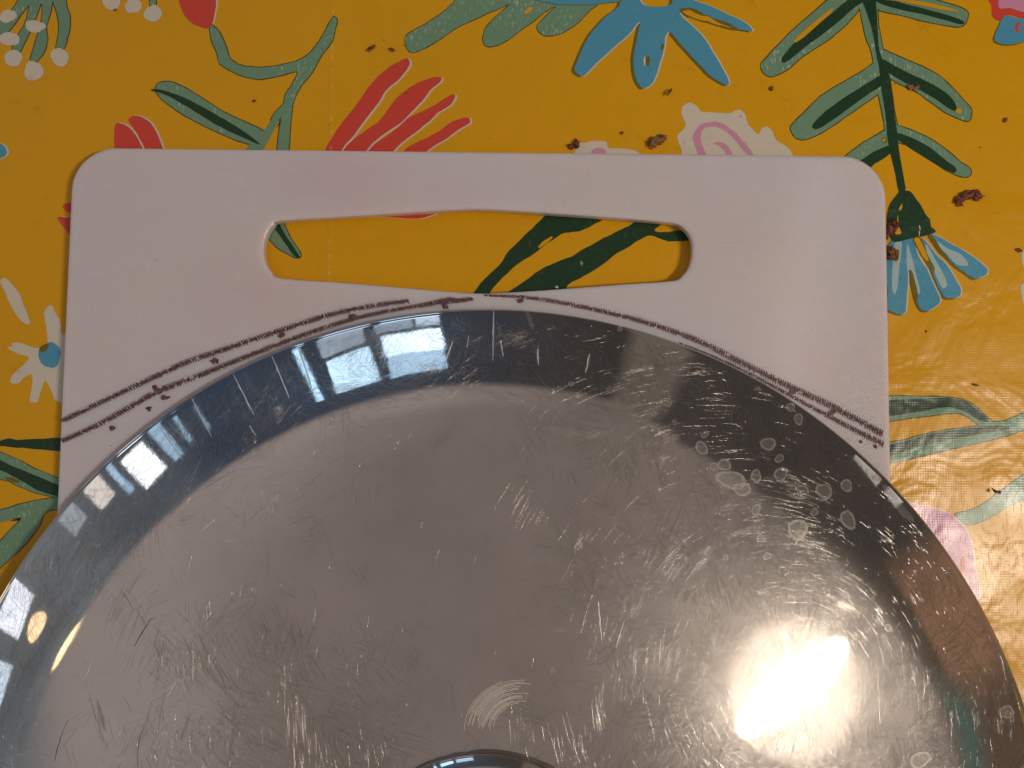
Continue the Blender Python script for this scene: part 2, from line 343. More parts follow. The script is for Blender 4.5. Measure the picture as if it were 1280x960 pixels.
a.poly([(322, 262), (312, 275), (305, 300), (314, 302), (323, 280)], 'yellow', 5); a.poly([(300, 330), (290, 370), (280, 440), (315, 442), (302, 390)], 'yellow', 5)
a.poly([(424, 390), (434, 410), (430, 425)], 'white', 5); a.poly([(424, 425), (430, 430), (428, 455), (423, 455)], 'white', 5)
a.build('printed_fern', 'sage and bottle green branch ending in a bell right of the board')
a = Motif(o=(1060, 200), k=0.2083)
pet = [[(270, 470), (350, 480), (356, 600), (358, 700), (350, 880), (325, 925), (250, 905), (235, 860), (240, 760), (215, 700), (215, 600)],
       [(345, 470), (390, 480), (420, 570), (470, 650), (500, 720), (548, 820), (546, 862), (480, 905), (435, 890), (405, 820), (370, 660), (350, 560)],
       [(445, 465), (520, 560), (590, 630), (660, 740), (676, 800), (640, 826), (580, 822), (545, 770), (500, 660), (465, 560)],
       [(495, 440), (600, 490), (700, 550), (842, 660), (770, 712), (720, 690), (630, 620), (560, 545), (510, 480)]]
for q in pet:
    a.poly(q, 'olive', 0, shift=(-3.2, 2.0)); a.poly(q, 'white', 1, shift=(1.8, 0)); a.poly(q, 'blue', 2)
for q in ([(275, 500), (322, 488), (310, 620), (300, 740), (280, 808), (262, 760), (268, 620)], [(352, 500), (385, 600), (412, 700), (432, 795), (402, 790), (372, 680), (352, 640)],
          [(462, 500), (520, 590), (575, 690), (592, 752), (565, 772), (525, 690), (480, 580)], [(500, 465), (590, 525), (680, 570), (720, 632), (650, 625), (570, 545)]): a.poly(q, 'lightblue', 3)
for q in ([(385, 470), (440, 470), (470, 560), (520, 650), (500, 680), (450, 590), (405, 520)], [(478, 455), (510, 460), (560, 540), (600, 585), (560, 575), (510, 510)], [(280, 545), (305, 540), (300, 600), (272, 602)], [(365, 665), (388, 680), (420, 820), (395, 830), (372, 740)]): a.poly(q, 'olive', 4, rough=0.6)
a.poly([(395, 475), (430, 475), (480, 600), (455, 590), (415, 520)], 'yellow', 5)
a.build('printed_petal', 'blue petals hanging from the dark green bell')
# corner flower, roses, right edge
a = Motif(o=(840, 0), k=Z3)
a.poly([(1155, -20), (1160, 20), (1165, 60), (1190, 77), (1230, 55), (1300, 70), (1310, -20)], 'red', 1); a.poly([(1200, -20), (1190, 30), (1230, 30), (1300, 45), (1300, -20)], 'pink', 2)
q = [(1210, 58), (1250, 66), (1300, 75), (1300, 140), (1230, 162), (1175, 150), (1182, 110)]
a.poly(q, 'olive', 2, shift=(-2, 1.5)); a.poly(q, 'blue', 3); a.poly(ell(1258, 100, 12, 20), 'red', 4); a.poly(ell(1262, 102, 6, 12), 'blue', 5)
a.build('printed_flower', 'red and blue flower cut by the top right corner')
a = Motif(o=(680, 0), k=0.21875)
a.poly([(800, 960), (790, 870), (765, 800), (765, 770), (800, 735), (808, 700), (785, 660), (790, 610), (840, 590), (880, 610), (905, 640), (960, 640), (1040, 650), (1110, 628), (1145, 650), (1170, 710), (1220, 768), (1240, 730), (1290, 730), (1330, 800), (1400, 860), (1400, 960)], 'white', 1, rough=1.0)
a.poly([(890, 900), (870, 850), (850, 790), (870, 740), (920, 700), (1000, 700), (1070, 740), (1140, 810), (1200, 890), (1155, 880), (1090, 800), (1030, 745), (970, 725), (915, 735), (895, 780), (905, 830), (930, 900)], 'pink', 2)
a.poly([(965, 822), (1010, 812), (1050, 835), (1080, 890), (1045, 890), (1015, 843)], 'pink', 2)
a.poly([(195, 830), (230, 818), (280, 806), (355, 812), (375, 850), (520, 858), (560, 960), (180, 960)], 'white', 1, rough=1.0); a.poly([(270, 865), (320, 845), (355, 870), (350, 940), (280, 940)], 'pink', 2)
a.build('printed_flower', 'white rose with pink strokes behind the board')
a = Motif(o=(1060, 200), k=0.2083)
a.poly([(1045, 545), (1090, 535), (1090, 665), (1052, 645), (1040, 590)], 'white', 1, rough=1); a.poly([(1038, 765), (1060, 740), (1090, 740), (1090, 880), (1050, 865)], 'white', 1, rough=1)
a.build('printed_petal')
# leaves seen through the handle
a = Motif(o=(300, 230), k=0.25)
a.edged([(215, 190), (240, 240), (265, 290), (302, 345), (290, 370), (240, 350), (190, 320), (160, 290), (133, 262), (100, 200), (120, 130), (180, 130)], 'pale', 1, w_=1.2)
a.poly([(140, 170), (170, 160), (200, 205), (240, 270), (270, 320), (297, 360), (290, 373), (260, 345), (225, 295), (180, 230)], 'dark', 3)
a.build('printed_leaf', 'small leaf tip in the left end of the handle slot')
a = Motif(o=(570, 230), k=0.25)
a.poly([(480, 110), (760, 120), (740, 172), (690, 200), (620, 235), (540, 245), (480, 280), (400, 340), (310, 400), (230, 470), (165, 548), (130, 600), (50, 600), (90, 545), (140, 480), (210, 410), (270, 330), (340, 260), (400, 200), (455, 150)], 'dark', 1, rough=0.8)
a.poly([(930, 140), (1070, 150), (1030, 200), (998, 222), (1003, 238), (1060, 240), (1130, 232), (1200, 240), (1210, 280), (1160, 284), (1060, 285), (990, 262), (950, 262), (870, 310), (800, 350), (740, 400), (640, 460), (565, 500), (552, 525), (540, 580), (200, 580), (260, 540), (340, 490), (420, 430), (500, 390), (580, 362), (640, 325), (740, 270), (800, 240), (860, 210), (900, 185)], 'dark', 1, rough=0.7)
a.poly([(415, 312), (440, 285), (475, 265), (480, 270), (450, 298), (420, 320)], 'yellow', 2, rough=0.9); a.poly([(622, 385), (636, 398), (624, 410)], 'pale', 2); a.poly(ell(503, 515, 9, 6), 'white', 2)
a.build('printed_leaf', 'two long bottle green leaves inside the handle slot')
# daisy on the left
a = Motif(o=(0, 320), k=0.2083)
a.poly([(10, 138), (30, 130), (70, 170), (120, 230), (140, 290), (180, 390), (160, 408), (110, 370), (60, 290), (25, 210), (5, 160)], 'white', 1, rough=0.7)
a.poly([(300, 295), (330, 330), (365, 400), (375, 470), (450, 480), (450, 880), (345, 872), (320, 840), (275, 748), (250, 800), (230, 870), (200, 880), (180, 860), (192, 712), (130, 748), (110, 765), (65, 765), (75, 715), (178, 612), (110, 590), (45, 550), (78, 542), (70, 527), (120, 522), (230, 555), (288, 525), (275, 420), (265, 340)], 'white', 1, rough=0.8)
a.poly(ell(300, 595, 70, 72, 14), 'blue', 2, rough=0.6); a.poly([(238, 555), (265, 532), (296, 530), (275, 572), (245, 578)], 'olive', 3, rough=0.5)
a.build('printed_flower', 'white daisy with a blue centre left of the board')
# leaves bottom left
a = Motif(o=(0, 520), k=0.2083)
a.poly([(-40, 150), (0, 145), (50, 135), (110, 145), (180, 138), (300, 132), (440, 130), (440, 215), (300, 205), (180, 195), (100, 188), (0, 180), (-40, 178)], 'dark', 1, rough=0.8)
a.edged([(-40, 200), (0, 217), (100, 260), (200, 310), (350, 375), (440, 420), (440, 510), (350, 490), (280, 475), (180, 450), (100, 415), (50, 390), (0, 380), (-40, 370)], 'pale', 1, w_=1.0, rough=0.6)
a.poly([(-40, 245), (0, 265), (100, 310), (200, 350), (350, 415), (440, 450), (440, 500), (350, 480), (250, 455), (150, 400), (60, 350), (0, 325), (-40, 310)], 'dark', 3, rough=0.6)
a.poly([(35, 372), (60, 365), (110, 385), (118, 402), (60, 392)], 'olive', 4, rough=1.2)
a.edged([(-40, 575), (0, 565), (100, 535), (200, 510), (345, 488), (440, 480), (440, 565), (345, 562), (300, 568), (262, 590), (240, 650), (160, 760), (80, 840), (0, 910), (-40, 940), (-40, 790), (0, 752), (60, 690), (128, 612), (80, 617), (0, 640), (-40, 650)], 'pale', 2, w_=1.1, rough=0.7)
a.build('printed_leaf', 'sage and dark leaves at the left edge below the daisy')
# leaves right
a = Motif(o=(1090, 460), k=0.2083)
a.edged([(40, 182), (250, 170), (430, 175), (540, 188), (620, 230), (680, 290), (730, 330), (700, 370), (650, 345), (560, 285), (500, 272), (400, 280), (250, 295), (40, 315)], 'pale', 1, w_=1.25)
a.edged([(40, 465), (200, 430), (330, 395), (450, 372), (600, 352), (720, 328), (800, 316), (912, 268), (970, 240), (970, 350), (912, 372), (800, 410), (650, 445), (500, 480), (350, 515), (200, 550), (40, 570)], 'pale', 1, w_=1.25, rough=0.7)
a.poly([(40, 205), (250, 188), (400, 178), (530, 190), (600, 225), (700, 318), (640, 312), (560, 262), (480, 240), (400, 240), (300, 260), (40, 292)], 'dark', 3)
a.poly([(40, 480), (200, 440), (330, 402), (450, 378), (640, 355), (780, 348), (830, 360), (700, 390), (560, 410), (420, 440), (300, 470), (180, 505), (40, 545)], 'dark', 3)
a.edged([(508, 868), (600, 850), (700, 790), (800, 710), (912, 640), (970, 605), (970, 765), (912, 792), (820, 830), (700, 900), (600, 938), (560, 935), (508, 895)], 'pale', 2, w_=0.8, rough=0.8)
a.build('printed_leaf', 'sage leaves with dark veins right of the board')
a = Motif(o=(840, 630), k=Z3)
q = [(820, -10), (870, 0), (920, 8), (1000, 33), (1060, 80), (1085, 140), (1100, 220), (1112, 300), (1108, 350), (1000, 350), (880, 200)]
a.poly(q, 'white', 0, shift=(2.5, -0.8)); a.poly(q, 'pink', 1); a.poly([(1048, 210), (1058, 190), (1066, 215), (1060, 250), (1048, 250)], 'red', 2)
a.build('printed_petal', 'pink petal beside the rim of the lid')
# the same print carries on across the cloth outside the picture
motifs = [o for o in cloth.children]
rq = random.Random(12); placed = []
for trial in range(400):
    if len(placed) >= 34: break
    s_ = motifs[trial % len(motifs)]
    vs_ = [v.co for v in s_.data.vertices]; ctr = sum(vs_, Vector()) / len(vs_); ctr.z = 0; rad = max((v - ctr).length for v in vs_)
    c_ = Vector((rq.uniform(-0.5, 0.5), rq.uniform(-0.55, 0.45), 0))
    ox = max(0, abs(c_.x) - 0.175); oy = max(0, abs(c_.y - 0.02) - 0.135)
    if math.hypot(ox, oy) < rad or any((c_ - p_).length < (rad + r_) * 0.8 for p_, r_ in placed): continue
    placed.append((c_, rad)); c = s_.copy(); COL.objects.link(c); c.parent = cloth
    c.matrix_local = Matrix.Translation(c_) @ Matrix.Rotation(rq.uniform(0, 6.28), 4, 'Z') @ Matrix.Translation(-ctr)
    if 'label' in c: del c['label']

# table under the cloth
b = bmesh.new(); bmesh.ops.create_cube(b, size=1.0, matrix=Matrix.Translation((0, -0.1, -0.0158)) @ Matrix.Diagonal((1.2, 1.26, 0.029, 1)))
bmesh.ops.bevel(b, geom=b.edges[:], offset=0.003, segments=2, affect='EDGES')
me = bpy.data.meshes.new('table_top'); b.to_mesh(me); b.free()
wm, t, out = new_mat('table_wood'); pb = t.node('ShaderNodeBsdfPrincipled'); g = t.node('ShaderNodeNewGeometry').outputs['Position']
t.put(pb.inputs['Base Color'], t.mix(t.noise(t.mapping(g, scale=(4, 60, 4)), 1.0, 4.0), (0.20, 0.10, 0.05), (0.35, 0.20, 0.10))); t.l.new(pb.outputs[0], out.inputs[0])
o = link('table_top', me, None, [wm]); o['kind'] = 'structure'

# ------------------------------------------------------------------ cutting board
BT = 0.0054; B0 = 0.0002
def board_material(name, ink=False):
    m_, t, out = new_mat(name)
    pos = t.node('ShaderNodeNewGeometry').outputs['Position']
    n1 = t.noise(pos, 14.0, 3.0)
    c = t.mix(t.mapr(n1, 0.35, 0.65), (0.64, 0.595, 0.655), (0.65, 0.60, 0.61))
    # red print showing through the translucent plastic, painted in as pink blotches
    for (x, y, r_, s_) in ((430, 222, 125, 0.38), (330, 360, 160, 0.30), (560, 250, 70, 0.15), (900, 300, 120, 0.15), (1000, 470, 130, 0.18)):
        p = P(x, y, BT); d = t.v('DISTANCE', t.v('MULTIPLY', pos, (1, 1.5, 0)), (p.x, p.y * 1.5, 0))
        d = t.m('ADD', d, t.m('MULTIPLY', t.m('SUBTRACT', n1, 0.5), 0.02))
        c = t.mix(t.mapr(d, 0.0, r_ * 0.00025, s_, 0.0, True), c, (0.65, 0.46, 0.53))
    fine = t.noise(pos, 700.0, 3.0, 0.6)
    c = t.mix(t.mapr(fine, 0.62, 0.74, 0.0, 0.25), c, (0.88, 0.83, 0.82))
    sx = t.node('ShaderNodeSeparateXYZ'); t.l.new(pos, sx.inputs[0])
    wx = t.m('SINE', t.m('MULTIPLY', sx.outputs[0], 2 * math.pi / 0.00068)); wy = t.m('SINE', t.m('MULTIPLY', sx.outputs[1], 2 * math.pi / 0.00068))
    wv = t.m('MULTIPLY', wx, wy)
    if ink:
        wd = t.m('MULTIPLY', t.m('SINE', t.m('MULTIPLY', sx.outputs[0], 2 * math.pi / 0.00082)), t.m('SINE', t.m('MULTIPLY', sx.outputs[1], 2 * math.pi / 0.00082)))
        dots = t.mapr(t.m('ADD', wd, t.m('MULTIPLY', t.m('SUBTRACT', t.noise(pos, 1100.0, 2.0), 0.5), 4.0)), -0.8, -0.2)
        body = t.mapr(t.noise(pos, 420.0, 3.0), 0.24, 0.34)
        c = t.mix(t.m('MULTIPLY', t.m('MAXIMUM', dots, 0.72), body), c, (0.058, 0.003, 0.013))
    h = t.m('ADD', t.m('MULTIPLY', wv, t.mapr(sx.outputs[0], 0.06, 0.115, 0.000006, 0.00006)), t.m('MULTIPLY', fine, 0.000008))
    h = t.m('ADD', h, t.m('MULTIPLY', t.noise(pos, 40.0, 1.0), 0.00012))
    cut = t.noise(t.mapping(pos, rot=0.7, scale=(35, 1400, 1)), 1.0, 2.0, dims='2D')
    h = t.m('SUBTRACT', h, t.m('MULTIPLY', t.mapr(cut, 0.72, 0.78), 0.00005))
    pb = t.node('ShaderNodeBsdfPrincipled'); t.put(pb.inputs['Base Color'], c); pb.inputs['Roughness'].default_value = 0.5 if ink else 0.27
    pb.inputs['IOR'].default_value = 1.5
    pb.inputs['Subsurface Weight'].default_value = 0.0 if ink else 0.8; pb.inputs['Subsurface Radius'].default_value = (1.0, 0.55, 0.45); pb.inputs['Subsurface Scale'].default_value = 0.008
    t.put(pb.inputs['Normal'], t.bump(h, 1.0, 1.0)); t.l.new(pb.outputs[0], out.inputs[0])
    return m_
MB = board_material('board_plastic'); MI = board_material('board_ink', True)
def arc(cx, cy, r_, a0, a1, n=12): return [(cx + r_ * math.cos(a0 + (a1 - a0) * i / n), cy + r_ * math.sin(a0 + (a1 - a0) * i / n)) for i in range(n + 1)]
tl, tr = P(91, 184, BT), P(1107, 195, BT)
ux = (tr - tl).normalized(); uy = Vector((-ux.y, ux.x, 0)); W = (tr - tl).length; Lb = 0.37; rc = 0.0135
def BL(u, v_): p = tl + ux * u - uy * v_; return (p.x, p.y)
loc = arc(W - rc, rc, rc, -math.pi / 2, 0) + arc(W - rc, Lb - rc, rc, 0, math.pi / 2) + arc(rc, Lb - rc, rc, math.pi / 2, math.pi) + arc(rc, rc, rc, math.pi, 1.5 * math.pi)
outer = [BL(*q) for q in loc]
hp = [(350, 275.5), (420, 271), (500, 266), (565, 262), (600, 261), (640, 263), (700, 267), (770, 272), (838, 278), (854, 284), (864, 297), (866, 315), (862, 333), (853, 345), (840, 351), (780, 355), (700, 361), (640, 365), (600, 366.5), (560, 364), (500, 359), (430, 353), (352, 347.5), (339, 340), (331, 326), (329, 308), (334, 290), (341, 281)]
hole = [(P(x, y, BT).x, P(x, y, BT).y) for x, y in catmull(hp, 3)]
cu = bpy.data.curves.new('board', 'CURVE'); cu.dimensions = '2D'; cu.fill_mode = 'BOTH'
BV = 0.0018
for pts in (outer, hole):
    s_ = cu.splines.new('POLY'); s_.points.add(len(pts) - 1); s_.use_cyclic_u = True
    for i, q in enumerate(pts): s_.points[i].co = (q[0], q[1], 0, 1)
cu.extrude = (BT - B0) / 2 - BV; cu.bevel_depth = BV; cu.bevel_resolution = 7; cu.offset = -BV
tmp = bpy.data.objects.new('tmp_curve', cu); COL.objects.link(tmp)
bpy.context.view_layer.update()
dg = bpy.context.evaluated_depsgraph_get(); me = bpy.data.meshes.new_from_object(tmp.evaluated_get(dg))
bpy.data.objects.remove(tmp); bpy.data.curves.remove(cu)
me.name = 'cutting_board'; me.materials.clear()
for v_ in me.vertices:
    e_ = (BT - B0) / 2; lim = e_ - BV
    if v_.co.z > lim - 1e-6: v_.co.z = e_ - (e_ - v_.co.z) * 0.42
b = bmesh.new(); b.from_mesh(me); bmesh.ops.remove_doubles(b, verts=b.verts, dist=1e-6); bmesh.ops.recalc_face_normals(b, faces=b.faces)
for f_ in b.faces: f_.smooth = True
b.to_mesh(me); b.free(); me.transform(Matrix.Translation((0, 0, (BT + B0) / 2)))
board = empty('cutting_board', (0, 0, 0), 'white plastic cutting board with a handle slot, lying on the yellow tablecloth', 'cutting board')
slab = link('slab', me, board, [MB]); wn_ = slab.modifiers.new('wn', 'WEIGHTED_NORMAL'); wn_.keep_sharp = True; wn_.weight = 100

def ribbon(name, pts, widths, z, seed, parent, mat, spike=1.6):
    q = []; n = 12
    ext = [(2 * pts[0][0] - pts[1][0], 2 * pts[0][1] - pts[1][1])] + pts + [(2 * pts[-1][0] - pts[-2][0], 2 * pts[-1][1] - pts[-2][1])]
    for i in range(1, len(ext) - 2):
        p0, p1, p2, p3 = ext[i - 1:i + 3]; L = math.hypot(p2[0] - p1[0], p2[1] - p1[1]); n = max(4, int(L / 1.6))
        for k in range(n):
            u = k / n; q.append((tuple(0.5 * ((2 * p1[j]) + (-p0[j] + p2[j]) * u + (2 * p0[j] - 5 * p1[j] + 4 * p2[j] - p3[j]) * u * u + (-p0[j] + 3 * p1[j] - 3 * p2[j] + p3[j]) * u ** 3) for j in range(2)), (i - 1 + u) / (len(pts) - 1)))
    r_ = random.Random(seed); vv = []; ff = []; marks = []; tick = set()
    for i in range(len(q)):
        (x, y), u = q[i]; (x2, y2), _ = q[min(i + 1, len(q) - 1)]; (x1, y1), _ = q[max(i - 1, 0)]
        dx, dy = x2 - x1, y2 - y1; L = math.hypot(dx, dy) or 1; nx, ny = -dy / L, dx / L
        k = u * (len(widths) - 1); wd = widths[int(k)] * (1 - k % 1) + widths[min(int(k) + 1, len(widths) - 1)] * (k % 1)
        wob = noise.noise(Vector((x * 0.05, y * 0.05, seed))) * 0.25
        wd0 = wd; wd = wd * 0.45
        a_ = wd / 2 + (spike * 0.5 if i % 2 else -0.2) * r_.uniform(0.3, 1.0) + wob; c_ = wd / 2 + (spike * 0.5 if (i + 1) % 2 else -0.2) * r_.uniform(0.3, 1.0) - wob * 0.5
        vv += [P(x + nx * a_, y + ny * a_, z), P(x - nx * c_, y - ny * c_, z)]
        marks.append((x, y, nx, ny, wd0))
        if i: ff.append((2 * i - 2, 2 * i - 1, 2 * i + 1, 2 * i))
    ff = [f_ for k, f_ in enumerate(ff) if r_.random() > 0.12]
    for i in range(0, len(marks), 2):                      # the pen skipped over the grain: slanted ticks across the line
        x, y, nx, ny, wd = marks[i]; tx, ty = ny, -nx
        for q_ in (-1, 0, 1):
            if r_.random() < 0.10: continue
            cx_, cy_ = x + nx * wd * 0.32 * q_ + tx * q_ * 0.8, y + ny * wd * 0.32 * q_ + ty * q_ * 0.8
            hl = wd * 0.16 * r_.uniform(0.8, 1.25); ht = 0.85 * r_.uniform(0.75, 1.3); dx_, dy_ = nx + tx * 0.35, ny + ty * 0.35; b0 = len(vv)
            vv += [P(cx_ + dx_ * hl * a0 + tx * ht * a1, cy_ + dy_ * hl * a0 + ty * ht * a1, z) for a0, a1 in ((-1, -1), (1, -1), (1, 1), (-1, 1))]
            ff.append((b0, b0 + 1, b0 + 2, b0 + 3)); tick.update(range(b0, b0 + 4))
    for k, v_ in enumerate(vv): v_.z = z + (0.000008 + 1e-6 * (k // 4 % 4) if k in tick else 0)
    m_ = bpy.data.meshes.new(name); m_.from_pydata(vv, [], ff)
    b = bmesh.new(); b.from_mesh(m_); 
    for f_ in b.faces:
        if f_.normal.z < 0: f_.normal_flip()
    b.to_mesh(m_); b.free()
    return link(name, m_, parent, [mat])
zi = BT + 0.00004
ribbon('ink_line', [(78, 526), (130, 501), (200, 468), (235, 452), (275, 438.5), (330, 420), (400, 397), (440, 387), (480, 380), (513, 376)], [7, 8, 7.5, 7], zi, 1, board, MI)['label'] = 'outer maroon marker line at the left'
ribbon('ink_line', [(78, 551), (130, 527), (190, 493), (205, 486), (260, 465), (310, 445), (370, 422), (440, 399), (500, 386), (550, 378.5), (592, 373)], [7, 8.5, 7.5, 6.5, 6], zi + 0.00002, 2, board, MI)['label'] = 'inner maroon marker line at the left'
ribbon('ink_line', [(527, 380), (545, 377), (560, 374), (575, 376), (593, 373)], [3, 6, 7, 4], zi + 0.00004, 7, board, MI)
ribbon('ink_line', [(606, 369), (660, 372), (720, 382), (800, 401), (870, 425), (920, 450), (980, 480), (1040, 508), (1104, 543)], [3, 6, 7, 8, 9, 9, 9], zi, 3, board, MI)['label'] = 'upper maroon marker line at the right'
ribbon('ink_line', [(850, 429), (900, 449), (950, 474), (1000, 501), (1060, 533), (1106, 556)], [2.5, 4.5, 6, 8], zi + 0.00002, 4, board, MI)['label'] = 'lower maroon marker line at the right'
def blot(x, y, rx, ry, seed):
    r_ = random.Random(seed); n = 14; vv = []
    for i in range(n):
        k = r_.uniform(0.6, 1.25); vv.append(P(x + rx * k * math.cos(i * 2 * math.pi / n), y - ry * k * math.sin(i * 2 * math.pi / n), zi + 0.00006))
    m_ = bpy.data.meshes.new('ink_blot'); m_.from_pydata(vv, [], [tuple(range(n))]); return link('ink_blot', m_, board, [MI])
for i, q in enumerate(((140, 535, 4, 3.5), (186, 511, 4, 3.5), (206, 497, 6, 3.5), (268, 451, 6.5, 4), (194, 484, 3.5, 4.5), (352, 419, 5, 3.5), (440, 396, 5, 5), (556, 382, 5, 6), (650, 376, 5, 3.5), (1076, 552, 2.5, 2.5), (1094, 558, 3, 2.5), (990, 490, 5, 5), (1040, 515, 5, 4))): blot(*q, i)

# ------------------------------------------------------------------ pan lid
CX, CY, R0 = -0.0072, -0.1256, 0.1651
def slope(r):
    d = 1.7 * r; t_ = min(1, max(0, (r - 0.1335) / 0.0135)); t_ = t_ * t_ * (3 - 2 * t_)
    b_ = R(27) + R(7) * min(1, max(0, (r - 0.143) / 0.023))
    return d * (1 - t_) + math.tan(b_) * t_
NR = 415; rs = [R0 * i / NR for i in range(NR + 1)]; zc = [0.0]
for i in range(NR): zc.append(zc[-1] + (slope(rs[i]) + slope(rs[i + 1])) / 2 * (rs[i + 1] - rs[i]))
zs = [0.009 + zc[-1] - q for q in zc]
def lz(r):
    k = min(max(r / R0 * NR, 0), NR - 1e-6); i = int(k); return zs[i] * (1 - k + i) + zs[i + 1] * (k - i)
def lathe(prof, seg, cap=False):
    vv = []; ff = []; n = len(prof)
    for j in range(seg):
        a_ = 2 * math.pi * j / seg
        for r, z in prof: vv.append((r * math.cos(a_), r * math.sin(a_), z))
    for j in range(seg):
        k = (j + 1) % seg
        for i in range(n - 1): ff.append((j * n + i, j * n + i + 1, k * n + i + 1, k * n + i))
    m_ = bpy.data.meshes.new('lathe'); m_.from_pydata(vv, [], ff)
    b = bmesh.new(); b.from_mesh(m_); bmesh.ops.remove_doubles(b, verts=b.verts, dist=1e-7)
    bmesh.ops.dissolve_degenerate(b, edges=b.edges[:], dist=1e-8); bmesh.ops.recalc_face_normals(b, faces=b.faces)
    for f_ in b.faces: f_.smooth = True
    b.to_mesh(m_); b.free(); return m_

def steel(name, dens=1.0, rough=0.08, layers=0):
    m_, t, out = new_mat(name)
    pos = t.node('ShaderNodeTexCoord').outputs['Object']
    flat = t.v('MULTIPLY', pos, (1, 1, 0))
    warp = t.node('ShaderNodeTexNoise', noise_dimensions='2D'); t.put(warp.inputs['Vector'], flat); warp.inputs['Scale'].default_value = 16.0; warp.inputs['Detail'].default_value = 1.0
    wp = t.v('SCALE', t.v('SUBTRACT', warp.outputs['Color'], (0.5, 0.5, 0.5)), scale=0.016)
    p2 = t.v('ADD', flat, wp)
    # dents and hammer-soft waves of the sheet
    sx = t.node('ShaderNodeSeparateXYZ'); t.l.new(pos, sx.inputs[0])
    h = t.m('ADD', t.m('MULTIPLY', t.noise(flat, 12.0, 2.0), 0.0007), t.m('MULTIPLY', t.noise(flat, 32.0, 1.0), 0.00009))
    h = t.m('ADD', h, t.m('MULTIPLY', t.noise(flat, 900.0, 2.0), 0.0000025))
    h = t.m('ADD', h, t.m('MULTIPLY', t.noise(flat, 130.0, 3.0), 0.000012))
    nrm = t.bump(h, 1.0, 1.0)
    colr = t.mix(t.mapr(t.noise(flat, 30.0, 5.0, 0.6), 0.35, 0.65), (0.59, 0.555, 0.53), (0.67, 0.635, 0.61))
    smut = t.mapr(t.noise(t.v('ADD', flat, (4, 4, 0)), 60.0, 5.0, 0.65), 0.62, 0.78)
    colr = t.mix(t.m('MULTIPLY', smut, 0.22), colr, (0.34, 0.315, 0.30))
    rad_ = t.v('LENGTH', flat)
    rr_ = t.mapr(rad_, 0.132, 0.146, rough, rough * 0.55, True)
    base = t.node('ShaderNodeBsdfAnisotropic', distribution='BECKMANN'); t.put(base.inputs['Color'], colr)
    t.put(base.inputs['Roughness'], t.mapr(t.noise(flat, 40.0, 5.0, 0.6), 0.3, 0.7, t.m('MULTIPLY', rr_, 0.7), t.m('MULTIPLY', rr_, 1.5))); base.inputs['Anisotropy'].default_value = 0.0; t.put(base.inputs['Normal'], nrm)
    hz = t.node('ShaderNodeBsdfAnisotropic'); t.put(hz.inputs['Color'], colr); hz.inputs['Roughness'].default_value = 0.32; t.put(hz.inputs['Normal'], nrm)
    mb = t.node('ShaderNodeMixShader'); t.put(mb.inputs[0], t.mapr(t.noise(flat, 35.0, 5.0, 0.6), 0.3, 0.7, 0.10, 0.26) if name != 'scratched_steel' else t.m('MULTIPLY', t.mapr(t.noise(flat, 35.0, 5.0, 0.6), 0.3, 0.7, 0.11, 0.24), t.mapr(rad_, 0.132, 0.146, 1.0, 0.4))); t.l.new(base.outputs[0], mb.inputs[1]); t.l.new(hz.outputs[0], mb.inputs[2])
    mx = mb
    # thin dried film: a little diffuse haze
    df = t.node('ShaderNodeBsdfDiffuse'); t.put(df.inputs[0], (0.36, 0.34, 0.33, 1))
    mx2 = t.node('ShaderNodeMixShader'); t.put(mx2.inputs[0], t.mapr(t.noise(flat, 18.0, 5.0, 0.6), 0.35, 0.7, 0.02, 0.07)); t.l.new(mx.outputs[0], mx2.inputs[1]); t.l.new(df.outputs[0], mx2.inputs[2])
    t.l.new(mx2.outputs[0], out.inputs[0])
    return m_
MS = steel('scratched_steel'); MKN = steel('knob_steel', 0.6, 0.05, 6)
lid = empty('pan_lid', (CX, CY, 0), 'round domed stainless steel pan lid, scratched and water spotted, on the cutting board', 'pan lid')
TK = 0.0009
top = [(rs[i], zs[i]) for i in range(0, NR + 1) if i % 5 == 0 or rs[i] > 0.132]
bead = [(R0 + 0.0011 * math.sin(a_), 0.009 - 0.0012 + 0.0012 * math.cos(a_)) for a_ in [R(25 * k) for k in range(1, 8)]]
low = [(R0 - 0.0002, BT + 0.0002), (R0 - 0.0010, BT + 0.0002), (R0 - 0.0012, BT + 0.0010)]
under = [(r, z - TK) for r, z in reversed(top) if r < R0 - 0.0015]
o = link('dome', lathe(top + bead + low + under, 320), lid, [MS])
zk = lz(0.0); ky = 0.0062
kp = [(0.0, zk + 0.0105), (0.006, zk + 0.0104), (0.014, zk + 0.0098), (0.022, zk + 0.0083), (0.028, zk + 0.0066), (0.032, zk + 0.0048), (0.0355, zk + 0.0028), (0.0382, zk + 0.0010), (0.0388, zk + 0.0002), (0.0385, zk - 0.0002), (0.0370, zk - 0.0003), (0.034, zk + 0.0006), (0.020, zk + 0.003), (0.0, zk + 0.004)]
kn = link('knob', lathe(kp, 128), lid, [MKN]); kn.location = (0, ky, 0.0006)
stp = [(0.0, zk + 0.009), (0.011, zk + 0.009), (0.010, zk + 0.004), (0.0125, zk - 0.001), (0.0125, zk - 0.002), (0, zk - 0.002)]
o = link('knob_stem', lathe(stp, 64), lid, [MKN]); o.location = (0, ky, 0)
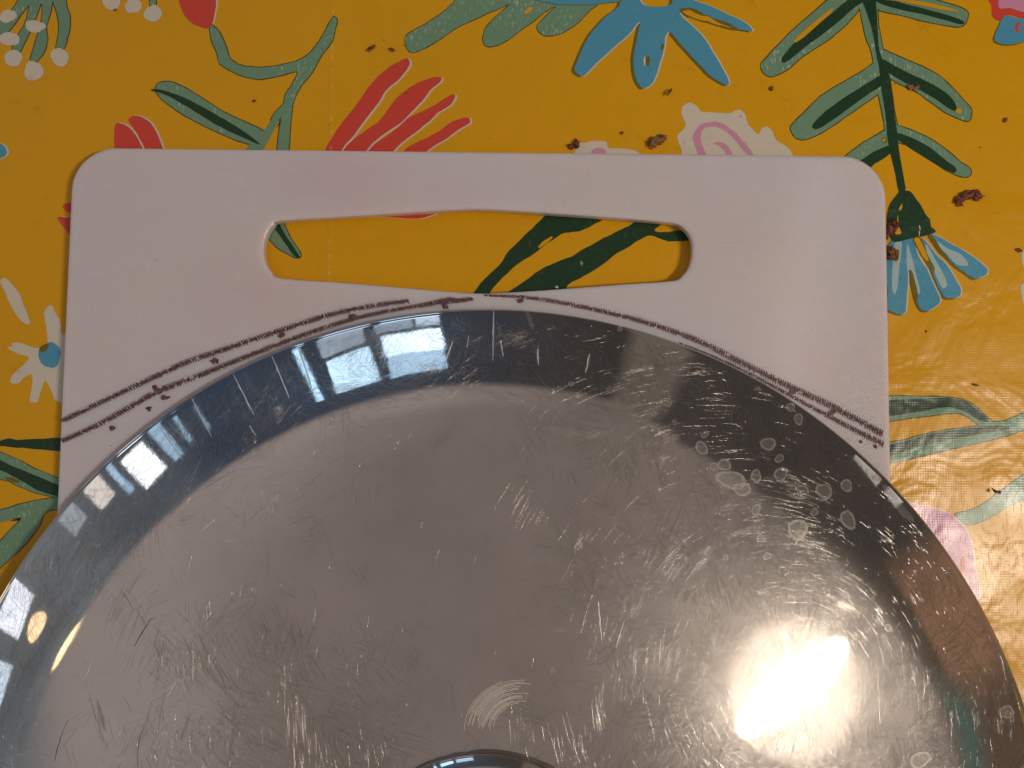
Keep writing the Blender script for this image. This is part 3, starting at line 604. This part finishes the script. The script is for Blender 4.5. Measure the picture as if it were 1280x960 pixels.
# scouring scratches: thousands of hair-fine grooves, singly and in parallel strokes
m_, t, out = new_mat('scratch_groove')
at = t.node('ShaderNodeAttribute'); at.attribute_name = 'along'
ac = t.node('ShaderNodeAttribute'); ac.attribute_name = 'tone'
g_ = t.node('ShaderNodeBsdfAnisotropic'); t.put(g_.inputs['Color'], t.mix(ac.outputs['Fac'], (0.66, 0.63, 0.60), (0.90, 0.87, 0.83)))
g_.inputs['Roughness'].default_value = 0.32; g_.inputs['Anisotropy'].default_value = 0.97; t.l.new(at.outputs['Vector'], g_.inputs['Tangent'])
gb = t.node('ShaderNodeBsdfAnisotropic', distribution='BECKMANN'); gb.inputs['Color'].default_value = (0.66, 0.625, 0.60, 1); gb.inputs['Roughness'].default_value = 0.08
gh = t.node('ShaderNodeBsdfAnisotropic'); gh.inputs['Color'].default_value = (0.66, 0.625, 0.60, 1); gh.inputs['Roughness'].default_value = 0.32
gq = t.node('ShaderNodeMixShader'); gq.inputs[0].default_value = 0.20; t.l.new(gb.outputs[0], gq.inputs[1]); t.l.new(gh.outputs[0], gq.inputs[2])
gm = t.node('ShaderNodeMixShader'); gm.inputs[0].default_value = 0.50; t.l.new(gq.outputs[0], gm.inputs[1]); t.l.new(g_.outputs[0], gm.inputs[2]); t.l.new(gm.outputs[0], out.inputs[0])
def nrm_at(x, y):
    r_ = math.hypot(x, y); k = slope(r_) / max(r_, 1e-6); return Vector((x * k, y * k, 1)).normalized()
rs_ = random.Random(21); gv = []; gf = []; ga = []; gt = []
def groove(x, y, a_, L, wd, bend):
    n = max(2, int(L / 0.0022)); tone = rs_.random(); lift = rs_.uniform(0.00003, 0.00007); px_, py_ = x, y; b0 = len(gv); k_ = 0
    for i in range(n + 1):
        if math.hypot(px_, py_) > R0 - 0.0008: break
        h_ = wd / 2 * (0.25 + 0.75 * math.sin(math.pi * (i + 0.3) / (n + 0.6)))
        nx, ny = -math.sin(a_), math.cos(a_)
        for s_ in (1, -1):
            qx, qy = px_ + nx * h_ * s_, py_ + ny * h_ * s_; gv.append((qx, qy, lz(math.hypot(qx, qy)) + lift))
        N_ = nrm_at(px_, py_); T_ = Vector((math.cos(a_), math.sin(a_), 0)); T_ = (T_ - N_ * T_.dot(N_)).normalized()
        ga.extend((T_, T_)); gt.extend((tone, tone)); k_ += 1
        if i and k_ > 1: q = len(gv); gf.append((q - 4, q - 2, q - 1, q - 3))
        px_ += math.cos(a_) * L / n; py_ += math.sin(a_) * L / n; a_ += bend / n
def dens(x, y):
    r_ = math.hypot(x, y)
    if r_ > 0.138: return 0.5
    d_ = 0.06 + 0.94 * min(1, max(0, (x - 0.15 * y + 0.035 * noise.noise(Vector((x * 30, y * 30, 4)))) / 0.07))
    if y < 0.075 and abs(x + 0.055) < 0.035: d_ = max(d_, 0.3)
    return d_ * (0.45 + 0.9 * max(0, 0.5 + noise.noise(Vector((x * 55, y * 55, 9)))))
def spot():
    while True:
        x = rs_.uniform(-R0, R0); y = rs_.uniform(-0.03, R0)
        if math.hypot(x, y) < R0 - 0.001 and rs_.random() < dens(x, y): return x, y
for _ in range(2200):
    x, y = spot(); a_ = rs_.uniform(0, math.pi); n_ = int(rs_.uniform(4, 22)); L = rs_.uniform(0.003, 0.011); sp_ = rs_.uniform(0.001, 0.0055); bd = rs_.gauss(0, 0.25)
    for k in range(n_):
        o1, o2 = rs_.gauss(0, sp_), rs_.gauss(0, L * 0.3)
        xx = x - math.sin(a_) * o1 + math.cos(a_) * o2; yy = y + math.cos(a_) * o1 + math.sin(a_) * o2
        groove(xx, yy, a_ + rs_.gauss(0, 0.07), L * rs_.uniform(0.4, 1.2), rs_.uniform(0.00003, 0.00010), bd)
for _ in range(15000):
    x, y = spot(); groove(x, y, rs_.uniform(0, math.pi), min(0.02, 0.0025 * math.exp(rs_.gauss(0, 0.7))), rs_.uniform(0.00003, 0.00011), rs_.gauss(0, 0.3))
me = bpy.data.meshes.new('scratch_marks'); me.from_pydata(gv, [], gf)
A1 = me.attributes.new('along', 'FLOAT_VECTOR', 'POINT'); A1.data.foreach_set('vector', [c for v_ in ga for c in v_])
A2 = me.attributes.new('tone', 'FLOAT', 'POINT'); A2.data.foreach_set('value', gt)
me.polygons.foreach_set('use_smooth', [True] * len(me.polygons))
o = link('scratch_marks', me, lid, [m_]); o['kind'] = 'stuff'
# dried water spots
def spot_mat(name, f0, colr=(0.55, 0.52, 0.49, 1)):
    m_, t, out = new_mat(name); pos = t.node('ShaderNodeTexCoord').outputs['Object']
    d = t.node('ShaderNodeBsdfDiffuse'); d.inputs[0].default_value = colr
    g_ = t.node('ShaderNodeBsdfAnisotropic'); g_.inputs['Color'].default_value = (0.66, 0.63, 0.60, 1); g_.inputs['Roughness'].default_value = 0.38
    mx = t.node('ShaderNodeMixShader'); t.put(mx.inputs[0], 0.6); t.l.new(g_.outputs[0], mx.inputs[1]); t.l.new(d.outputs[0], mx.inputs[2])
    tr_ = t.node('ShaderNodeBsdfTransparent'); m2 = t.node('ShaderNodeMixShader')
    t.put(m2.inputs[0], t.mapr(t.noise(pos, 900.0, 3.0), 0.3, 0.7, f0 * 0.5, f0)); t.l.new(tr_.outputs[0], m2.inputs[1]); t.l.new(mx.outputs[0], m2.inputs[2]); t.l.new(m2.outputs[0], out.inputs[0])
    return m_
SP_IN = spot_mat('limescale_film', 0.28); SP_RIM = spot_mat('limescale_ring', 0.70)
def onlid(px, py):
    z = 0.02
    for _ in range(40):
        p = P(px, py, z); z = 0.7 * z + 0.3 * lz(math.hypot(p.x - CX, p.y - CY))
    return p
def water_spot(px, py, rx, ry, seed, ring=True, ang=0.0):
    r_ = random.Random(seed); n = 22; rr = []
    ph = r_.uniform(0, 6)
    for i in range(n):
        a_ = i * 2 * math.pi / n; rr.append(1 + 0.10 * math.sin(2 * a_ + ph) + 0.07 * math.sin(3 * a_ + ph * 2) + r_.uniform(-0.05, 0.05))
    vv = []; ff = []; mi = []
    for k in (0.0, 0.74 if ring else 0.5, 1.0):
        for i in range(n):
            a_ = i * 2 * math.pi / n; ex, ey = rx * k * rr[i] * math.cos(a_), ry * k * rr[i] * math.sin(a_)
            p = onlid(px + ex * math.cos(ang) - ey * math.sin(ang), py + ex * math.sin(ang) + ey * math.cos(ang))
            vv.append((p.x - CX, p.y - CY, lz(math.hypot(p.x - CX, p.y - CY)) + 0.00008))
    for i in range(n):
        j = (i + 1) % n; ff += [(i, j, n + j, n + i), (n + i, n + j, 2 * n + j, 2 * n + i)]; mi += [0, 1 if ring else 0]
    m_ = bpy.data.meshes.new('water_spot'); m_.from_pydata(vv, [], ff)
    o = link('water_spot', m_, lid, [SP_IN, SP_RIM]); m_.polygons.foreach_set('material_index', mi)
    b = bmesh.new(); b.from_mesh(m_); bmesh.ops.remove_doubles(b, verts=b.verts, dist=1e-7); bmesh.ops.recalc_face_normals(b, faces=b.faces)
    if b.faces and sum(f_.normal.z for f_ in b.faces) < 0: bmesh.ops.reverse_faces(b, faces=b.faces)
    b.to_mesh(m_); b.free(); return o
SPOTS = [(988, 509, 6, 5), (998, 524, 7, 6), (960, 555, 10, 8), (877, 560, 8.5, 7.5), (892, 583, 5, 5), (905, 581, 9, 7), (914, 600, 12, 18), (928, 612, 10, 9), (945, 595, 8, 7), (976, 593, 9, 9), (1030, 614, 11, 9), (1058, 607, 7, 8),
         (1003, 612, 8, 6), (945, 637, 7, 6), (951, 673, 6, 5), (959, 695, 5, 5), (818, 517, 4, 3.5), (834, 503, 6, 5.5), (881, 543, 5, 4), (974, 573, 5, 6), (907, 697, 4, 3), (858, 698, 3, 3), (775, 411, 3.5, 3), (714, 480, 4, 3), (1060, 650, 14, 8),
         (997, 662, 12, 14), (1096, 597, 5, 4), (843, 528, 3, 3), (1110, 785, 5, 5), (690, 838, 3.5, 3), (1018, 640, 5, 5), (1150, 950, 10, 14), (1258, 890, 9, 9)]
for i, q in enumerate(SPOTS): water_spot(*q, i, ring=True, ang=(i * 1.3) % 3)
for i, (x, y, rx, ry, an) in enumerate(((708, 540, 32, 5, 0.12), (745, 543, 16, 6, -0.1), (662, 400, 2.5, 14, -0.3), (700, 788, 9, 2.2, 0.05), (800, 812, 10, 2, 0.0), (672, 440, 2, 12, 0.1), (617, 415, 1.5, 32, 0.0), (735, 455, 1.8, 12, 0.25), (557, 435, 1.6, 12, 0.35), (1106, 800, 4, 11, -0.3), (1130, 640, 5, 16, -0.7), (1112, 615, 4, 12, -0.8), (470, 440, 1.2, 18, 0.5))):
    water_spot(x, y, rx, ry, 100 + i, ring=False, ang=an)
# single deep scratches, dull marks, and window-reflection streaks painted on the rim
def scratch_or_streak_mat(name, colr, rg, tr_f=0.0):
    m_, t, out = new_mat(name); g_ = t.node('ShaderNodeBsdfAnisotropic'); g_.inputs['Color'].default_value = (*colr, 1); g_.inputs['Roughness'].default_value = rg
    d = t.node('ShaderNodeBsdfDiffuse'); d.inputs[0].default_value = (*colr, 1); mx = t.node('ShaderNodeMixShader'); mx.inputs[0].default_value = 0.4
    t.l.new(g_.outputs[0], mx.inputs[1]); t.l.new(d.outputs[0], mx.inputs[2]); t.l.new(mx.outputs[0], out.inputs[0]); return m_
SC_B = scratch_or_streak_mat('bright_scratch_or_glint', (0.92, 0.93, 0.95), 0.5); SC_D = scratch_or_streak_mat('dark_scratch', (0.28, 0.245, 0.23), 0.5)
def scratch_or_streak(pts, wd, mat, name='scratch_or_streak'):
    vv = []; ff = []; n = len(pts)
    for i, (x, y) in enumerate(pts):
        x2, y2 = pts[min(i + 1, n - 1)]; x1, y1 = pts[max(i - 1, 0)]; dx, dy = x2 - x1, y2 - y1; L = math.hypot(dx, dy) or 1
        h_ = wd / 2 * math.sin(math.pi * (i + 0.5) / n) ** 0.5 * rnd.uniform(0.5, 1.2)
        for s_ in (1, -1):
            p = onlid(x - dy / L * h_ * s_, y + dx / L * h_ * s_); vv.append((p.x - CX, p.y - CY, lz(math.hypot(p.x - CX, p.y - CY)) + 0.00010))
        if i: ff.append((2 * i - 2, 2 * i - 1, 2 * i + 1, 2 * i))
    m_ = bpy.data.meshes.new(name); m_.from_pydata(vv, [], ff); return link(name, m_, lid, [mat])
def line(a_, c_, n=9, bow=0.0, wob=0.5):
    L = math.hypot(c_[0] - a_[0], c_[1] - a_[1]); nx, ny = -(c_[1] - a_[1]) / L, (c_[0] - a_[0]) / L
    return [(a_[0] + (c_[0] - a_[0]) * k / n + nx * (bow * math.sin(math.pi * k / n) + rnd.uniform(-wob, wob)), a_[1] + (c_[1] - a_[1]) * k / n + ny * (bow * math.sin(math.pi * k / n) + rnd.uniform(-wob, wob))) for k in range(n + 1)]
for a_, c_, wd in (((372, 432), (390, 486), 2.6), ((340, 445), (362, 498), 1.8), ((292, 468), (317, 518), 2.0), ((240, 498), (264, 545), 1.3), ((196, 530), (229, 576), 1.4), ((566, 426), (553, 464), 1.6), ((737, 442), (732, 466), 1.6), ((617, 388), (616, 450), 1.3), ((312, 532), (320, 545), 1.2),
                  ((586, 420), (584, 434), 1.2), ((626, 426), (629, 446), 1.2), ((672, 436), (673, 456), 1.8), ((222, 848), (209, 872), 1.3), ((118, 824), (106, 850), 1.2), ((266, 652), (250, 665), 1.2), ((1073, 800), (1086, 822), 1.2), ((1098, 870), (1100, 905), 1.0), ((748, 752), (752, 800), 1.0), ((780, 776), (770, 810), 1.0)):
    scratch_or_streak(line(a_, c_, wob=0.35), wd, SC_B)
for a_, c_, wd, bw in (((872, 630), (905, 684), 1.0, 0), ((930, 695), (952, 716), 1.0, 0), ((85, 900), (68, 952), 0.7, 2), ((180, 905), (172, 960), 0.6, 3), ((190, 772), (168, 808), 1.4, 1), ((783, 885), (797, 890), 0.9, 0), ((1116, 790), (1125, 778), 1.0, 0)):
    scratch_or_streak(line(a_, c_, bow=bw, wob=0.3), wd, SC_D)
# scuffed arc above the knob: many fine parallel strokes in one mark
bm_v = []; bm_f = []
for k in range(26):
    rr = 46 + k * 1.25 + rnd.uniform(-0.6, 0.6) - 14; a0 = R(185 + rnd.uniform(-6, 18)); a1 = R(268 + rnd.uniform(-30, 12)); n = 12
    for i in range(n + 1):
        a_ = a0 + (a1 - a0) * i / n; x = 652 + rr * 1.12 * math.cos(a_); y = 912 + rr * 1.0 * math.sin(a_) + 0.0
        for s_ in (0.28, -0.28):
            p = onlid(x + s_ * math.cos(a_), y + s_ * math.sin(a_)); bm_v.append((p.x - CX, p.y - CY, lz(math.hypot(p.x - CX, p.y - CY)) + 0.0001))
        if i: q = len(bm_v); bm_f.append((q - 4, q - 3, q - 1, q - 2))
m_ = bpy.data.meshes.new('scuff_mark'); m_.from_pydata(bm_v, [], bm_f); o = link('scuff_mark', m_, lid, [scratch_or_streak_mat('scuffed_steel', (0.80, 0.74, 0.68), 0.45)]); o['kind'] = 'stuff'

# ------------------------------------------------------------------ dry crumbs on the cloth
def crumb_mat(name, c0, c1):
    m_, t, out = new_mat(name); pos = t.node('ShaderNodeNewGeometry').outputs['Position']
    pb = t.node('ShaderNodeBsdfPrincipled'); t.put(pb.inputs['Base Color'], t.mix(t.mapr(t.noise(pos, 900.0, 4.0), 0.3, 0.7), c0, c1)); pb.inputs['Roughness'].default_value = 0.6
    t.put(pb.inputs['Normal'], t.bump(t.noise(pos, 2500.0, 3.0), 0.6, 0.0004)); t.l.new(pb.outputs[0], out.inputs[0]); return m_
CR = crumb_mat('dry_husk_red', (0.060, 0.012, 0.007), (0.30, 0.085, 0.045)); CB = crumb_mat('dry_husk_brown', (0.09, 0.035, 0.012), (0.34, 0.17, 0.07)); CP = crumb_mat('soft_crumb', (0.22, 0.08, 0.04), (0.40, 0.18, 0.11))
def crumb(px, py, lx, ly, ang, seed, label, mat, folds=2, zb=0.0002, hgt=0.35, name='crumb'):
    """a curled, torn scrap of dry husk: lobes of crumpled sheet with thickness"""
    r_ = random.Random(seed); s = 0.00025; b = bmesh.new()
    for k in range(folds):
        nx, ny = 9, 6; L = lx * s * r_.uniform(0.6, 1.0) * (1 if folds == 1 else 0.72); Wd = ly * s * r_.uniform(0.6, 1.0)
        off = Vector(((k - (folds - 1) / 2) * lx * s * 0.42, r_.uniform(-.25, .25) * ly * s, 0)); tw = r_.uniform(-0.7, 0.7); curl = r_.uniform(1.2, 2.6)
        grid = []
        for i in range(nx + 1):
            row = []
            for j in range(ny + 1):
                u, v_ = i / nx - 0.5, j / ny - 0.5
                taper = (1 - (2 * abs(u)) ** 2.2 * 0.75) * (1 + 0.35 * noise.noise(Vector((u * 6, v_ * 3, seed + k))))
                x = u * L + 0.15 * L * noise.noise(Vector((v_ * 5, u * 5, seed * 1.3))); y = v_ * Wd * taper
                z = Wd * hgt * (0.5 + 0.5 * math.cos(v_ * curl * 3)) + Wd * 0.35 * noise.noise(Vector((u * 7, v_ * 5, seed * 2.1 + k)))
                p = Vector((x * math.cos(tw) - y * math.sin(tw), x * math.sin(tw) + y * math.cos(tw), abs(z))) + off
                row.append(b.verts.new(p))
            grid.append(row)
        for i in range(nx):
            for j in range(ny):
                if (i in (0, nx - 1) or j in (0, ny - 1)) and r_.random() < 0.28: continue
                f_ = b.faces.new((grid[i][j], grid[i + 1][j], grid[i + 1][j + 1], grid[i][j + 1])); f_.smooth = True
    bmesh.ops.delete(b, geom=[v_ for v_ in b.verts if not v_.link_faces], context='VERTS')
    r0 = bmesh.ops.solidify(b, geom=b.faces[:], thickness=0.00012)
    lo = min(v_.co.z for v_ in b.verts)
    for v_ in b.verts: v_.co.z -= lo
    m_ = bpy.data.meshes.new(name); b.to_mesh(m_); b.free()
    o = link(name, m_, None, [mat]); o.location = P(px, py, 0.0); o.location.z = zb; o.rotation_euler = (0, 0, ang); tag(o, label, 'crumb', 'dry crumbs scattered on the tablecloth'); return o
crumb(1208, 247, 27, 17, 0.35, 3, 'largest red-brown dry husk flake, lying free on the cloth right of the board', CR, 3)
crumb(717, 183, 17, 13, 0.1, 4, 'dark brown dry crumb touching the top edge of the board, left of the two there', CR, 2)
crumb(821, 180, 24, 17, 0.3, 5, 'light brown dry husk touching the top edge of the board, nearest the white rose', CB, 2, hgt=0.5)
crumb(1112, 287, 16, 26, 0.15, 6, 'reddish curled husk against the right edge of the board, beside the dark green bell', CR, 2, hgt=0.4)
crumb(1111, 318, 16, 18, 1.2, 8, 'small dark husk against the right edge of the board, below a larger one', CR, 2)
crumb(464, 60, 16, 7, 0.1, 9, 'flat brown crumb above the red fan of petals, left one of a pair', CR, 1)
crumb(490, 63, 10, 6, 0.2, 10, 'tiny brown crumb above the red fan of petals, right one of a pair', CR, 1)
crumb(965, 112, 8, 7, 0.8, 11, 'tiny dark crumb between the blue flower and the fern', CR, 1)
crumb(1141, 110, 16, 9, 0.1, 12, 'soft pinkish brown crumb lying on a printed fern leaf', CP, 2)
crumb(1256, 151, 10, 5, 0.5, 13, 'small dark crumb near the right edge, above the largest flake', CR, 1)
crumb(777, 167, 6, 5, -0.4, 14, 'tiny dark speck of husk between the two crumbs on the top edge of the board', CR, 1)
crumb(1273, 314, 10, 8, 0.2, 15, 'small dark crumb at the right edge beside a white printed petal', CR, 1)
crumb(1219, 481, 10, 4, -0.2, 16, 'thin brown crumb on the shiny cloth above the right-hand leaves', CB, 1)
crumb(835, 120, 5, 12, -0.3, 17, 'thin brown streak of crumb under the blue flower', CB, 1)
crumb(1242, 614, 7, 6, 0.5, 18, 'brown crumb on the shiny cloth above the lowest sage stem', CB, 1)
crumb(145, 13, 4, 3, 0, 19, 'pin-sized dark crumb beside the white printed buds', CR, 1)
crumb(318, 127, 5, 4, 0, 20, 'pin-sized dark crumb between the sage leaf and the curved stem', CR, 1)
# pepper-fine specks, nobody could count them
def specks(name, n, region, z, mat, label, cat, rmin, rmax, seed, avoid=None):
    r_ = random.Random(seed); vv = []; ff = []
    for _ in range(n):
        x = r_.uniform(region[0], region[2]); y = r_.uniform(region[1], region[3])
        if avoid and avoid(x, y): continue
        c = P(x, y, z); q = r_.uniform(rmin, rmax); b0 = len(vv); k = r_.uniform(0.5, 1.8); a_ = r_.uniform(0, 3)
        ring = []
        for i in range(5):
            t_ = i * 2 * math.pi / 5; ex, ey = q * k * math.cos(t_) * r_.uniform(.7, 1.2), q * math.sin(t_) * r_.uniform(.7, 1.2)
            vv.append((c.x + ex * math.cos(a_) - ey * math.sin(a_), c.y + ex * math.sin(a_) + ey * math.cos(a_), z))
        vv.append((c.x, c.y, z + q * 0.8))
        ff += [(b0 + i, b0 + (i + 1) % 5, b0 + 5) for i in range(5)]
    m_ = bpy.data.meshes.new(name); m_.from_pydata(vv, [], ff); o = link(name, m_, None, [mat]); o['kind'] = 'stuff'; tag(o, label, cat); return o
specks('crumb_specks', 60, (-60, -40, 1340, 620), 0.0003, CR, 'fine dark specks strewn over the yellow tablecloth', 'crumbs', 0.00008, 0.00026, 5, lambda x, y: 85 < x < 1115 and 175 < y)
specks('board_specks', 34, (110, 200, 1090, 560), BT + 0.00003, CR, 'fine dark specks on the white cutting board', 'crumbs', 0.00008, 0.00020, 9, lambda x, y: (320 < x < 875 and 255 < y < 375) or math.hypot(x - 610, y - 1050) < 680)
